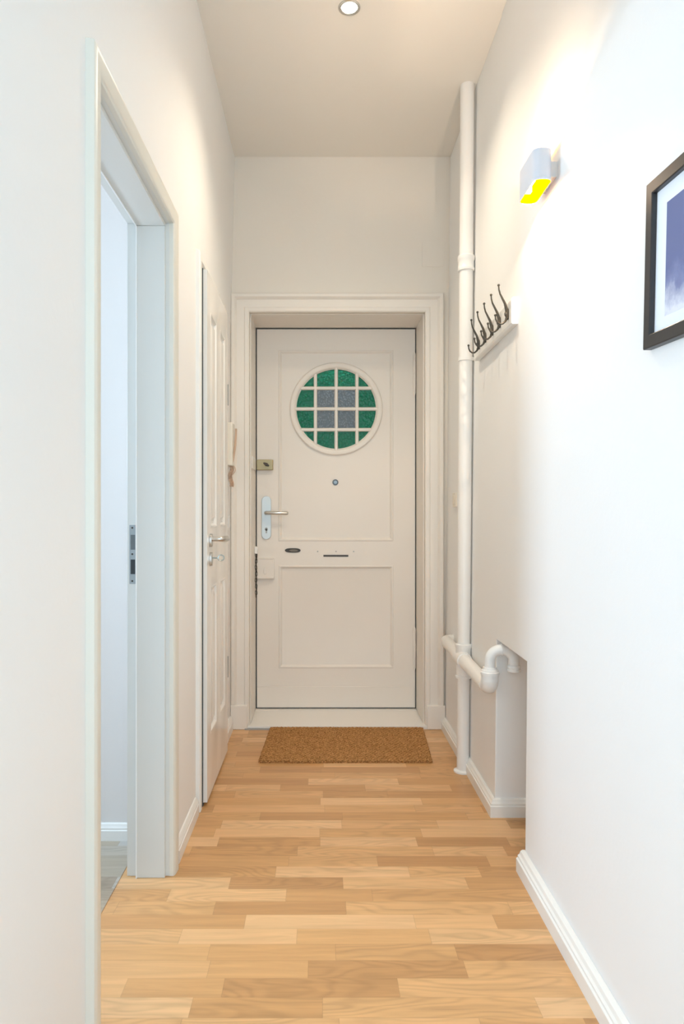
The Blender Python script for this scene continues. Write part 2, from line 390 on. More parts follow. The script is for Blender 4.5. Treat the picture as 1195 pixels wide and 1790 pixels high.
# ------------------------------------------------------------------ trim_1: frame of the open doorway
t1 = thing('trim_1', 'white frame and architrave of the open doorway on the left', 'door frame', (XL, D1[0], 0), kind='structure')
CP = [(0.0, 0.0), (0.0, 0.012), (0.006, 0.0165), (0.018, 0.0185), (0.034, 0.020), (0.042, 0.0205), (0.050, 0.017), (0.052, 0.0)]
y0, y1, zt = 1.44, 2.16, 2.062
bm = BM(); casing(bm, pl_left(XL), y0, y1, 0, zt, CP); obj('architrave', bm, M['casing'], t1)
bm = BM()   # jamb lining: two posts and the head, with the rebate step on the room side
for a, b in ((D1[0] + 0.002, y0), (y1, D1[1] - 0.002)): box(bm, XLR - 0.004, XL, a, b, 0, zt)
box(bm, XLR - 0.004, XL, D1[0] + 0.002, D1[1] - 0.002, zt, D1[2] - 0.002)
obj('jamb', bm, M['frame_cool'], t1, bevel=0.001)
bm = BM()   # inner lining that ends short of the rebate
xa, xb = -0.578, XL - 0.012
box(bm, xa, xb, y0, y0 + 0.012, 0, zt - 0.012); box(bm, xa, xb, y1 - 0.012, y1, 0, zt - 0.012); box(bm, xa, xb, y0, y1, zt - 0.012, zt)
obj('lining', bm, M['frame_cool'], t1, bevel=0.0015)
bm = BM()
box(bm, -0.580, -0.576, y1 - 0.0155, y1 - 0.012, 0, zt - 0.012); box(bm, -0.580, -0.576, y0, y1, zt - 0.0155, zt - 0.012)
obj('rubber_seal', bm, M['plastic'], t1)
sp = None
bm = BM(); box(bm, -0.603, -0.581, y1 - 0.002, y1 + 0.001, 0.923, 1.109); sp = obj('strike_plate', bm, M['strike'], t1); sp['label'] = 'grey metal strike plate'
for zz, hh, mm in ((0.954, 0.046, 'black'), (1.031, 0.047, 'dark')):
    bm = BM(); box(bm, -0.599, -0.585, y1 - 0.0028, y1, zz, zz + hh); obj('strike_hole', bm, paint('strike_hole_' + mm, (0.03, 0.035, 0.04) if mm == 'black' else (0.14, 0.16, 0.17), 0.6), sp)
for zz in (1.100, 1.017, 0.932):
    bm = BM(); lathe(bm, (-0.594, y1 - 0.002, zz), (0, -1, 0), [(0, 0.0032), (0.001, 0.003)], 10); obj('screw', bm, M['dark'], sp)

# ------------------------------------------------------------------ door_2: white panel door in the left wall
d2 = thing('door_2', 'closed white panelled door with steel lever in the left wall', 'door', (XL, D2[0], 0), kind='structure')
XF = -0.443
pf = pl_left(XF)
l0, l1, lz0, lz1 = 2.673, 3.262, 0.014, 2.098
ups = [(2.755, 2.915, 1.085, 1.955), (3.010, 3.170, 1.085, 1.955)]; los = [(2.755, 2.915, 0.255, 0.850), (3.010, 3.170, 0.255, 0.850)]
bm = BM(); panel_surface(bm, pf, l0, l1, lz0, lz1, ups + los)
for h in ups + los:
    rect_loops(bm, pf, *h, [(0, 0), (0.004, 0.002), (0.010, 0.001), (0.018, -0.009), (0.026, -0.010), (0.044, -0.001), (0.050, 0.0)])
for (a, b) in (((l0, lz0), (l1, lz0)), ((l1, lz0), (l1, lz1)), ((l1, lz1), (l0, lz1)), ((l0, lz1), (l0, lz0))):
    bm.faces.new([bm.verts.new(pf(a[0], a[1], 0)), bm.verts.new(pf(b[0], b[1], 0)), bm.verts.new(pf(b[0], b[1], -0.032)), bm.verts.new(pf(a[0], a[1], -0.032))])
bm.faces.new([bm.verts.new(pf(a, b, -0.032)) for a, b in ((l0, lz0), (l0, lz1), (l1, lz1), (l1, lz0))])
bmesh.ops.remove_doubles(bm, verts=bm.verts[:], dist=1e-5)
leaf2 = obj('door_leaf', bm, M['door_paint'], d2)
bm = BM()   # frame
box(bm, XLR, XL + 0.004, D2[0] + 0.001, l0 - 0.003, 0, D2[2] - 0.002); box(bm, XLR, XL + 0.004, l1 + 0.003, D2[1] - 0.001, 0, D2[2] - 0.002)
box(bm, XLR, XL + 0.004, D2[0] + 0.001, D2[1] - 0.001, lz1 + 0.003, D2[2] - 0.001)
box(bm, XLR, XL - 0.004, l0 - 0.003, l1 + 0.003, 0.0, lz1 + 0.003)
obj('door_frame', bm, M['door_paint'], d2)
bm = BM(); casing(bm, pl_left(XL), D2[0] + 0.004, D2[1] - 0.004, 0, lz1 + 0.004, [(0, 0), (0, 0.007), (0.010, 0.010), (0.020, 0.018), (0.036, 0.018), (0.046, 0.018), (0.052, 0.013), (0.053, 0)])
obj('architrave', bm, M['trim'], d2)
bm = BM(); box(bm, XL - 0.01, XF - 0.0155, l0 - 0.006, l0 - 0.0003, lz0, lz1); box(bm, XL - 0.01, XF - 0.0155, l0 - 0.006, l1 + 0.003, 0.001, lz0 - 0.0003); box(bm, XL - 0.01, XF - 0.0155, l0 - 0.006, l1, lz1 + 0.0003, lz1 + 0.0035)  # dark strips added as the shade of the gaps at edge, foot and head
o = obj('gap_shade_strip', bm, M['gap_shade'], d2); o['label'] = 'dark strip painting the shade in the gap along the lock edge'
def oval_rose(bm, fn, u, v, hu, hv, t):
    pts = [(u + hu * math.cos(a) * 1.0, v + hv * (math.copysign(abs(math.sin(a)) ** 0.8, math.sin(a)))) for a in [2 * PI * k / 28 for k in range(28)]]
    prism(bm, pts, fn, 0.0, t)
hd = bpy.data.objects.new('door_handle', None); C.objects.link(hd); hd.parent = d2; hd.location = Vector((XF, 2.735, 1.04)) - d2.location
bm = BM(); oval_rose(bm, pf, 2.735, 1.036, 0.016, 0.026, 0.011); obj('rosette', bm, M['steel'], hd, bevel=0.0015)
bm = BM()
path = [(XF, 2.735, 1.042)] + [(XF + 0.030, 2.735, 1.042)] + [Vector((XF + 0.038 + 0.014 * math.sin(a), 2.735 + 0.014 - 0.014 * math.cos(a), 1.042)) for a in (0.3, 0.7, 1.1, 1.5)] + \
       [(XF + 0.054, 2.79, 1.041), (XF + 0.054, 2.83, 1.040), (XF + 0.051, 2.858, 1.038), (XF + 0.042, 2.872, 1.036), (XF + 0.028, 2.876, 1.035)]
tube(bm, path, [0.009, 0.009] + [0.0105] * 4 + [0.011, 0.0115, 0.012, 0.0115, 0.0105], 16); obj('lever', bm, M['steel'], hd)
kr = bpy.data.objects.new('keyhole_rosette', None); C.objects.link(kr); kr.parent = d2; kr.location = Vector((XF, 2.735, 0.965)) - d2.location
bm = BM(); oval_rose(bm, pf, 2.735, 0.962, 0.016, 0.027, 0.011); obj('rosette', bm, M['steel'], kr, bevel=0.0015)
kk = bpy.data.objects.new('door_key', None); C.objects.link(kk); kk.location = (XF + 0.011, 2.737, 0.966)
tag(kk, 'small steel key in the keyhole of the panel door', 'key')
bm = BM(); cyl(bm, (XF + 0.0112, 2.737, 0.966), (XF + 0.032, 2.737, 0.966), 0.003, 12); obj('shank', bm, M['key'], kk)
bm = BM(); tube(bm, arc((XF + 0.044, 2.742, 0.966), (1, 0.35, 0), (0, 0, 1), 0.0115, 0, 2 * PI * 23 / 24, 23), 0.0022, 8, closed=True); obj('bow', bm, M['key'], kk)
for z0, z1 in ((1.66, 1.74), (0.36, 0.44)):
    bm = BM(); cyl(bm, (XF - 0.004, l1 + 0.008, z0 - 0.0), (XF - 0.004, l1 + 0.008, z1 + 0.02), 0.007, 14); obj('hinge', bm, M['strike'], d2)

# ------------------------------------------------------------------ trim_2: architrave, plinths and sill of the entrance
t2 = thing('trim_2', 'old white painted architrave framing the entrance door', 'door frame', (O_X0, Y_END, 0), kind='structure')
bm = BM(); pe = pl_end(Y_END)
casing(bm, pe, O_X0, O_X1, 0.018, O_Z, [(0, -0.001), (0, 0.014), (0.006, 0.019), (0.022, 0.019), (0.027, 0.014), (0.066, 0.014), (0.070, 0.022), (0.078, 0.030), (0.092, 0.030), (0.098, 0.022), (0.099, -0.001)])
obj('architrave', bm, M['old_paint'], t2)
for a, b in ((XL + 0.001, O_X0 - 0.008), (O_X1 + 0.008, xr(0) - 0.001)):
    bm = BM(); box(bm, a, b, Y_END - 0.032, Y_END, 0, 0.128); obj('plinth', bm, M['old_paint'], t2, bevel=0.004)
bm = BM()
box(bm, O_X0 + 0.0005, O_X0 + 0.006, 3.66, 3.925, 0.02, O_Z - 0.001)
box(bm, O_X1 - 0.006, O_X1 - 0.0005, 3.66, 3.925, 0.02, O_Z - 0.001)
box(bm, O_X0, O_X1, 3.66, 3.925, O_Z - 0.004, O_Z - 0.0005)
box(bm, O_X0, O_X0 + 0.03, 3.975, 4.00, 0.02, O_Z); box(bm, O_X1 - 0.03, O_X1, 3.975, 4.00, 0.02, O_Z); box(bm, O_X0, O_X1, 3.975, 4.00, O_Z - 0.03, O_Z)
obj('jamb', bm, M['old_paint'], t2, bevel=0.001)
bm = BM(); box(bm, -0.395, 0.572, 3.615, 4.0, 0.0, 0.017); box(bm, -0.372, 0.549, 3.90, 4.0, 0.017, 0.019)
obj('sill', bm, M['sill'], t2, bevel=0.005, seg=3)
bm = BM(); box(bm, -0.400, -0.20, 3.605, 3.616, 0.0, 0.008); obj('sill_edge', bm, M['lip'], t2)
bm = BM()   # added dark strips standing for the shade in the gap round the leaf
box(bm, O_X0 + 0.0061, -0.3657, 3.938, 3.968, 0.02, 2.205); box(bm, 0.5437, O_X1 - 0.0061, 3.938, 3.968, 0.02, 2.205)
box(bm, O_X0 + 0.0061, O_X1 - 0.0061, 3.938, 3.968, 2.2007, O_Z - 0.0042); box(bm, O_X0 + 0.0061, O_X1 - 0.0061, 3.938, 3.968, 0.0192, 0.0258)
o = obj('gap_shade_strip', bm, M['gap_shade'], t2); o['label'] = 'dark strip painting the shade in the gap round the door'
# ------------------------------------------------------------------ door_1: the entrance door
d1 = thing('door_1', 'old cream entrance door with a round green and grey glass window', 'door', (-0.37, Y_DOOR, 0.02), kind='structure')
pd = pl_end(Y_DOOR)
def DX(px): return (px - 560) / 304.0
def DZ(py): return 1.15 + (895 - py) / 304.0
u0, u1, v0, v1 = -0.3655, 0.5435, 0.026, 2.2005
UP = (DX(486.5), DX(687), DZ(946), DZ(612)); LO = (DX(487), DX(687.5), DZ(1168), DZ(988))
bm = BM(); panel_surface(bm, pd, u0, u1, v0, v1, [UP, LO])
MP = [(0, 0), (0.003, 0.003), (0.009, 0.0035), (0.013, 0.000), (0.019, -0.008), (0.022, -0.009)]
rect_loops(bm, pd, *LO, MP)
rect_loops(bm, pd, *UP, MP, fill=False)
# upper panel field with the round opening
cx, cz, RG, RO = DX(587.4), DZ(714.6), 0.231, 0.268
a0, a1, b0, b1 = UP[0] + 0.022, UP[1] - 0.022, UP[2] + 0.022, UP[3] - 0.022
NN = 96; circ = []; rim = []
angs = [2 * PI * k / NN for k in range(NN)]
for qx, qz in ((a0, b0), (a1, b0), (a1, b1), (a0, b1)): angs.append(math.atan2(qz - cz, qx - cx) % (2 * PI))
angs.sort()
for a in angs:
    c_, s_ = math.cos(a), math.sin(a)
    tx = ((a1 - cx) / c_ if c_ > 1e-9 else (a0 - cx) / c_ if c_ < -1e-9 else 1e9); tz = ((b1 - cz) / s_ if s_ > 1e-9 else (b0 - cz) / s_ if s_ < -1e-9 else 1e9)
    t = min(tx, tz)
    circ.append(bm.verts.new(pd(cx + RG * 0.99 * c_, cz + RG * 0.99 * s_, -0.009))); rim.append(bm.verts.new(pd(cx + t * c_, cz + t * s_, -0.009)))
back = [bm.verts.new(pd(cx + RG * 0.99 * math.cos(a), cz + RG * 0.99 * math.sin(a), -0.032)) for a in angs]
for i in range(len(angs)):
    j = (i + 1) % len(angs); bm.faces.new((circ[i], circ[j], rim[j], rim[i])); bm.faces.new((back[i], back[j], circ[j], circ[i]))
for (a, b) in (((u0, v0), (u1, v0)), ((u1, v0), (u1, v1)), ((u1, v1), (u0, v1)), ((u0, v1), (u0, v0))):
    bm.faces.new([bm.verts.new(pd(a[0], a[1], 0)), bm.verts.new(pd(b[0], b[1], 0)), bm.verts.new(pd(b[0], b[1], -0.040)), bm.verts.new(pd(a[0], a[1], -0.040))])
# back face, also with a hole
bc = [bm.verts.new(pd(cx + RG * 0.99 * math.cos(a), cz + RG * 0.99 * math.sin(a), -0.040)) for a in angs]
angs2 = []
br = []
for a in angs:
    c_, s_ = math.cos(a), math.sin(a)
    tx = ((u1 - cx) / c_ if c_ > 1e-9 else (u0 - cx) / c_ if c_ < -1e-9 else 1e9); tz = ((v1 - cz) / s_ if s_ > 1e-9 else (v0 - cz) / s_ if s_ < -1e-9 else 1e9)
    t = min(tx, tz); br.append(bm.verts.new(pd(cx + t * c_, cz + t * s_, -0.040)))
for i in range(len(angs)):
    j = (i + 1) % len(angs); bm.faces.new((bc[i], bc[j], br[j], br[i])); bm.faces.new((back[i], back[j], bc[j], bc[i]))
bmesh.ops.remove_doubles(bm, verts=bm.verts[:], dist=1e-5)
obj('door_leaf', bm, M['old_paint'], d1)
bm = BM(); box(bm, u0, u1 - 0.004, Y_DOOR - 0.004, Y_DOOR + 0.001, v0 + 0.001, DZ(1200)); obj('kick_board', bm, M['old_paint'], d1, bevel=0.002)
# round window: ring + bars + glass
rw = bpy.data.objects.new('round_window', None); C.objects.link(rw); rw.parent = d1; rw.location = Vector((cx, Y_DOOR, cz)) - d1.location
bm = BM(); n = 96
prof = [(RO, -0.0095), (RO, -0.003), (RO - 0.006, 0.004), (RO - 0.016, 0.0055), (RO - 0.026, 0.004), (RG + 0.004, -0.001), (RG, -0.008), (RG, -0.026), (RG + 0.01, -0.026), (RG + 0.01, -0.0095)]
R = [[bm.verts.new(pd(cx + r * math.cos(2 * PI * k / n), cz + r * math.sin(2 * PI * k / n), ww)) for k in range(n)] for r, ww in prof]
for i in range(len(R)):
    A, B = R[i], R[(i + 1) % len(R)]
    for k in range(n): bm.faces.new((A[k], A[(k + 1) % n], B[(k + 1) % n], B[k]))
obj('window_ring', bm, M['old_paint'], rw)
bm = BM(); sp_ = 0.1195; hw = 0.0100
for k in (-1, 0, 1):
    L_ = math.sqrt((RG + 0.004) ** 2 - (k * sp_) ** 2)
    prf = [(-hw, -0.020), (-hw, -0.008), (-hw * 0.55, -0.0015), (hw * 0.55, -0.0015), (hw, -0.008), (hw, -0.020)]
    prism(bm, prf, lambda p, q, t, k=k: pd(cx + k * sp_ + p, cz + t, q), -L_, L_)
    prism(bm, prf, lambda p, q, t, k=k: pd(cx + t, cz + k * sp_ + p, q + 0.0004), -L_, L_)
obj('glazing_bars', bm, M['old_paint'], rw)
def pane(bm, i, j):
    """the piece of the disc between bars i,i+1 and j,j+1 as a thin slab"""
    xa_, xb_ = [(-RG - .01, -sp_), (-sp_, 0), (0, sp_), (sp_, RG + .01)][i]; za_, zb_ = [(-RG - .01, -sp_), (-sp_, 0), (0, sp_), (sp_, RG + .01)][j]
    pts = []; q = 14; Rm = RG + 0.006
    poly = [(xa_, za_), (xb_, za_), (xb_, zb_), (xa_, zb_)]
    ring = [(Rm * math.cos(2 * PI * k / 96), Rm * math.sin(2 * PI * k / 96)) for k in range(96)]
    # clip the disc polygon by the rectangle (Sutherland-Hodgman)
    def clip(P, ins, cut):
        out = []
        for a, b in zip(P, P[1:] + P[:1]):
            if ins(a):
                out.append(a)
                if not ins(b): out.append(cut(a, b))
            elif ins(b): out.append(cut(a, b))
        return out
    def cx_(v): return lambda a, b: (v, a[1] + (b[1] - a[1]) * (v - a[0]) / (b[0] - a[0]))
    def cz_(v): return lambda a, b: (a[0] + (b[0] - a[0]) * (v - a[1]) / (b[1] - a[1]), v)
    P = clip(ring, lambda a: a[0] >= xa_, cx_(xa_)); P = clip(P, lambda a: a[0] <= xb_, cx_(xb_))
    P = clip(P, lambda a: a[1] >= za_, cz_(za_)); P = clip(P, lambda a: a[1] <= zb_, cz_(zb_))
    if len(P) > 2: prism(bm, P, lambda p, q, t: pd(cx + p, cz + q, t), -0.019, -0.015)
bmg, bmc = BM(), BM()
for i in range(4):
    for j in range(4): pane(bmc if i in (1, 2) and j in (1, 2) else bmg, i, j)
o = obj('green_glass', bmg, M['glass_green'], rw, flat=True); o['label'] = 'green hammered glass panes'
o = obj('grey_glass', bmc, M['glass_grey'], rw, flat=True); o['label'] = 'four grey hammered glass panes in the middle'
# handle plate
hp = bpy.data.objects.new('door_handle', None); C.objects.link(hp); hp.parent = d1; hp.location = Vector((DX(465.5), Y_DOOR, 1.1)) - d1.location
bm = BM(); hx, hr = DX(465.5), 0.0275; zt_, zb_ = DZ(867), DZ(943)
pts = [(hx + hr * math.cos(a), zt_ - hr + hr * math.sin(a)) for a in [PI * k / 16 for k in range(17)]] + [(hx + hr * math.cos(a), zb_ + hr + hr * math.sin(a)) for a in [PI + PI * k / 16 for k in range(17)]]
prism(bm, pts, pd, 0.0, 0.009); o = obj('handle_plate', bm, M['plate'], hp, bevel=0.0025, seg=3); o['label'] = 'long rounded pale grey plate'
bm = BM(); zl = DZ(896.5)
tube(bm, [pd(hx, zl, 0.008), pd(hx, zl, 0.036)] + [pd(hx + 0.010 - 0.010 * math.cos(a), zl, 0.038 + 0.010 * math.sin(a)) for a in (0.4, 0.9, 1.57)] + [pd(hx + 0.06, zl - 0.001, 0.048), pd(hx + 0.119, zl - 0.002, 0.047), pd(hx + 0.126, zl - 0.002, 0.045)],
     [0.010, 0.010, 0.010, 0.010, 0.010, 0.0095, 0.010, 0.007], 18); obj('lever', bm, M['steel'], hp)
bm = BM(); zk = DZ(925)
lathe(bm, pd(hx, zk, 0.0085), (0, -1, 0), [(0, 0.0095), (0.0015, 0.009)], 20); box(bm, hx - 0.0045, hx + 0.0045, Y_DOOR - 0.0100, Y_DOOR - 0.0085, zk - 0.023, zk)
cyo = obj('lock_cylinder', bm, paint('cylinder_metal', (0.36, 0.33, 0.30), 0.4, metal=0.6), hp)
bm = BM(); box(bm, hx - 0.0012, hx + 0.0012, Y_DOOR - 0.0110, Y_DOOR - 0.0099, zk - 0.005, zk + 0.006); obj('keyhole', bm, M['black'], hp)
# brass rim lock with turn knob
bl = bpy.data.objects.new('rim_lock', None); C.objects.link(bl); bl.parent = d1; bl.location = Vector((DX(462), Y_DOOR, DZ(813))) - d1.location
bm = BM(); box(bm, u0, DX(477.5), Y_DOOR - 0.024, Y_DOOR, DZ(822), DZ(804)); o = obj('lock_case', bm, M['brass'], bl, bevel=0.003); o['label'] = 'brass lock case'
bm = BM(); lathe(bm, (DX(466), Y_DOOR - 0.024, DZ(812.5)), (0, -1, 0), [(0, 0.010), (0.006, 0.008)], 18)
kp = [(0.019 * math.cos(a) , 0.0075 * math.sin(a)) for a in [2 * PI * k / 20 for k in range(20)]]; ca, sa = math.cos(-0.5), math.sin(-0.5)
prism(bm, [(DX(466) + p * ca - q * sa, DZ(812.5) + p * sa + q * ca) for p, q in kp], pd, 0.030, 0.044); obj('turn_knob', bm, M['dark'], bl, bevel=0.002)
# painted old lock box + keyhole cover
ob = bpy.data.objects.new('painted_lock', None); C.objects.link(ob); ob.parent = d1; ob.location = Vector((DX(463), Y_DOOR, DZ(993))) - d1.location
bm = BM(); box(bm, u0, DX(479.5), Y_DOOR - 0.016, Y_DOOR, DZ(1010), DZ(976)); box(bm, u0, DX(479.5), Y_DOOR - 0.026, Y_DOOR, DZ(1011), DZ(1007)); box(bm, u0, DX(478), Y_DOOR - 0.018, Y_DOOR, DZ(977.5), DZ(975)); obj('lock_case', bm, M['old_paint'], ob, bevel=0.002)
bm = BM(); prism(bm, [(DX(463.5) + 0.009 * math.cos(a), DZ(998) + 0.020 * math.sin(a)) for a in [2 * PI * k / 20 for k in range(20)]], pd, 0.015, 0.021); obj('keyhole_cover', bm, M['old_paint'], ob, bevel=0.002)
# peephole
ph = bpy.data.objects.new('peephole', None); C.objects.link(ph); ph.parent = d1; ph.location = Vector((DX(586), Y_DOOR, DZ(843))) - d1.location
bm = BM(); lathe(bm, pd(DX(586), DZ(843), -0.010), (0, -1, 0), [(0, 0.017), (0.004, 0.017), (0.006, 0.015), (0.006, 0.010), (0.003, 0.0098)], 28); obj('peephole_ring', bm, paint('peephole_ring_metal', (0.11, 0.12, 0.13), 0.35, metal=0.7), ph)
bm = BM(); lathe(bm, pd(DX(586), DZ(843), -0.006), (0, -1, 0), [(0, 0.0100), (0.0015, 0.008), (0.0025, 0.004)], 20); obj('peephole_lens', bm, paint('lens_blue', (0.38, 0.50, 0.62), 0.1), ph)
# oval escutcheon
oe = bpy.data.objects.new('oval_escutcheon', None); C.objects.link(oe); oe.parent = d1; oe.location = Vector((DX(511.5), Y_DOOR, DZ(962))) - d1.location
ex, ez = DX(511.5), DZ(962)
bm = BM(); prism(bm, [(ex + math.copysign(0.045 * abs(math.cos(a)) ** 0.6, math.cos(a)), ez + 0.0125 * math.sin(a)) for a in [2 * PI * k / 32 for k in range(32)]], pd, 0.0, 0.005); o = obj('escutcheon_plate', bm, M['dark'], oe, bevel=0.0015); o['label'] = 'dark iron oval plate'
bm = BM(); prism(bm, [(ex + 0.004 + 0.026 * math.cos(a), ez - 0.001 + 0.0075 * math.sin(a)) for a in [2 * PI * k / 24 for k in range(24)]], pd, 0.005, 0.010); obj('escutcheon_flap', bm, paint('worn_iron', (0.16, 0.13, 0.10), 0.4, metal=0.5), oe, bevel=0.002)
# letter slot + screw spots
bm = BM(); box(bm, DX(565), DX(608.5), Y_DOOR - 0.0025, Y_DOOR + 0.001, DZ(973), DZ(970)); o = obj('letter_slot', bm, M['dark'], d1); o['label'] = 'narrow dark letter slot'
for px in (555, 587, 618):
    bm = BM(); lathe(bm, pd(DX(px), DZ(964), 0), (0, -1, 0), [(0, 0.0045), (0.0015, 0.003)], 12); obj('screw', bm, M['lip'], d1)
for za, zb in ((DZ(693), DZ(616)), (DZ(1172), DZ(1095))):
    bm = BM(); hxx = 0.538; hl = (zb - za)
    lathe(bm, (hxx, Y_DOOR - 0.008, za), (0, 0, 1), [(0, 0.003), (0.02, 0.0085), (hl * 0.5 - 0.002, 0.0088), (hl * 0.5, 0.007), (hl * 0.5 + 0.002, 0.0088), (hl - 0.03, 0.0085), (hl - 0.02, 0.010), (hl - 0.008, 0.007), (hl, 0.003)], 18)
    obj('hinge', bm, M['old_paint'], d1)

# strike box of the rim lock on the jamb
bm = BM(); box(bm, O_X0 + 0.006, O_X0 + 0.010, 3.70, 3.90, DZ(823), DZ(803)); box(bm, O_X0 + 0.0055, O_X0 + 0.0075, 3.885, 3.925, DZ(822), DZ(804))
o = obj('lock_keep', bm, M['pipe'], t2, bevel=0.001); o['label'] = 'white painted keep of the rim lock'
# security chain hanging from the jamb
sc = thing('door_chain', 'dark metal security chain hanging beside the lock edge of the entrance door', 'chain', (-0.362, 3.86, 0.67))
bm = BM(); box(bm, O_X0 + 0.0062, -0.354, 3.845, 3.875, 0.915, 0.955); obj('bracket', bm, M['pipe'], sc, bevel=0.003)
lk = None; zc = 0.908; nl = 14; pitch = 0.0178
for k in range(nl):
    if k < 2:
        bm = BM(); Lh, Rw = 0.0058, 0.0056
        ax = Vector((1, 0, 0)) if k == 0 else Vector((0.35, 1, 0)).normalized()
        pts = [ax * (Rw * math.cos(a)) + Vector((0, 0, (Lh if math.sin(a) >= 0 else -Lh) + Rw * math.sin(a))) for a in [2 * PI * (q + .5) / 20 for q in range(20)]]
        tube(bm, pts, 0.0013, 8, closed=True)
        o = obj('link', bm, M['dark']); o.parent = sc
        if k == 0: lk = [o]
        else: lk.append(o)
    else:
        o = lk[k % 2].copy(); C.objects.link(o); o.parent = sc
    o.location = Vector((-0.363 + 0.0012 * math.sin(k * 1.3), 3.86, zc - k * pitch)) - sc.location
    o.rotation_euler = (0, random.uniform(-.12, .12), random.uniform(-.3, .3))

# ------------------------------------------------------------------ doormat
def mat_pt(s, t):
    A, B, Cc, D = Vector((-0.284, 3.130)), Vector((0.512, 3.130)), Vector((0.541, 3.612)), Vector((-0.266, 3.618))
    p = A.lerp(B, s).lerp(D.lerp(Cc, s), t); return p
bm = BM(); nx, ny = 190, 110; rnd = random.Random(3)
G = []
for j in range(ny + 1):
    row = []
    for i in range(nx + 1):
        p = mat_pt(i / nx, j / ny); ed = min(i, nx - i, j, ny - j)
        wv = 0.0016 * math.sin(i * 1.35 + (j % 4) * 1.7) + rnd.uniform(-0.0011, 0.0014)
        wob = rnd.uniform(-0.0022, 0.0022) if ed == 0 else 0
        row.append(bm.verts.new((p.x + wob, p.y + wob, 0.0135 + wv - (0.004 if ed == 0 else 0))))
    G.append(row)
for j in range(ny):
    for i in range(nx): bm.faces.new((G[j][i], G[j][i + 1], G[j + 1][i + 1], G[j + 1][i]))
bd = G[0][:] + [G[j][nx] for j in range(1, ny + 1)] + [G[ny][i] for i in range(nx - 1, -1, -1)] + [G[j][0] for j in range(ny - 1, 0, -1)]
lo = [bm.verts.new((v.co.x, v.co.y, 0.0005)) for v in bd]
for i in range(len(bd)): bm.faces.new((bd[i], lo[i], lo[(i + 1) % len(bd)], bd[(i + 1) % len(bd)]))
bm.faces.new(lo)
tag(obj('doormat', bm, M['coir']), 'brown coir doormat on the parquet in front of the entrance door', 'doormat')

# ------------------------------------------------------------------ pipes
dp = thing('drain_pipe', 'white painted drain pipe standing in front of the right wall with a low branch', 'pipe', (0.628, 3.03, 0))
def px(z): return 0.630 + 0.020 * z / H
PY = 3.03
bm = BM(); tube(bm, [(px(z), PY, z) for z in (0.0, 0.45, 1.0, 1.8, 2.25, H)], [0.0265, 0.0270, 0.0295, 0.0300, 0.0305, 0.0305], 32); obj('downpipe', bm, M['pipe'], dp)
bm = BM(); lathe(bm, (px(0), PY, 0), (0, 0, 1), [(0, 0.040), (0.006, 0.040), (0.010, 0.033), (0.012, 0.029)], 32); obj('floor_flange', bm, M['pipe'], dp)
bm = BM(); lathe(bm, (px(2.24), PY, 2.215), (0, 0, 1), [(0, 0.031), (0.002, 0.0365), (0.012, 0.0375), (0.016, 0.035), (0.045, 0.035), (0.050, 0.038), (0.064, 0.0385), (0.068, 0.036), (0.07, 0.031)], 32); obj('collar', bm, M['pipe'], dp)
bm = BM(); lathe(bm, (px(1.83), PY, 1.818), (0, 0, 1), [(0, 0.030), (0.001, 0.0335), (0.016, 0.0335), (0.017, 0.030)], 32)
box(bm, px(1.83) + 0.028, xr(1.83) + 0.002, PY - 0.012, PY + 0.012, 1.819, 1.834); obj('pipe_clamp', bm, M['pipe'], dp)
bm = BM(); lathe(bm, (px(.5), PY, 0.415), (0, 0, 1), [(0, 0.029), (0.001, 0.036), (0.010, 0.036), (0.013, 0.032), (0.13, 0.033), (0.14, 0.037), (0.150, 0.037), (0.152, 0.030)], 32)
ZB = 0.503; XB = 0.626
cyl(bm, (XB, PY - 0.060, ZB), (XB, PY + 0.075, ZB), 0.0335, 28); obj('tee_fitting', bm, M['pipe'], dp)
bm = BM()
pth = [Vector((XB, 2.575, ZB - 0.004)), Vector((XB, 3.0, ZB)), Vector((XB, 3.40, ZB + 0.002))] + [Vector((XB + 0.035 - 0.035 * math.cos(a), 3.40 + 0.035 * math.sin(a), ZB + 0.002)) for a in (0.4, 0.8, 1.2, 1.57)] + [Vector((0.672, 3.435, ZB + 0.002))]
tube(bm, pth, 0.0285, 28); obj('branch_pipe', bm, M['pipe'], dp)
SY = 2.545; SX = 0.630
bm = BM()   # socket elbow: horizontal branch turns up
tube(bm, [Vector((SX, SY + 0.045, ZB - 0.004)), Vector((SX, SY + 0.03, ZB - 0.004))] + [Vector((SX, SY + 0.030 - 0.030 * math.sin(a), ZB + 0.026 - 0.030 * math.cos(a))) for a in (0.35, 0.7, 1.05, 1.4, 1.57)], 0.0315, 28)
cyl(bm, (SX, SY, ZB + 0.02), (SX, SY, ZB + 0.052), 0.0315, 28)
lathe(bm, (SX, SY, ZB + 0.042), (0, 0, 1), [(0, 0.0315), (0.001, 0.0345), (0.010, 0.0345), (0.013, 0.031), (0.018, 0.030), (0.020, 0.026), (0.028, 0.024)], 28)
obj('socket', bm, M['plastic'], dp)
bm = BM(); TR = 0.043; zc_ = ZB + 0.095; rr = 0.0195
pth = [Vector((SX, SY, ZB + 0.055)), Vector((SX, SY, zc_ - 0.01))] + [Vector((SX + TR - TR * math.cos(a), SY - 0.004 * a, zc_ + TR * math.sin(a) * 0.95)) for a in [PI * k / 16 for k in range(1, 16)]] + [Vector((SX + 2 * TR, SY - 0.012, zc_ - 0.018))]
tube(bm, pth, rr, 24)
obj('trap_bend', bm, M['plastic'], dp)
bm = BM(); lathe(bm, (SX + 2 * TR, SY - 0.012, zc_ - 0.040), (0, 0, 1), [(0, 0.021), (0.002, 0.0245), (0.010, 0.0245), (0.012, 0.0225), (0.018, 0.0245), (0.024, 0.0225), (0.026, 0.0195)], 28)
obj('trap_collar', bm, M['plastic'], dp)
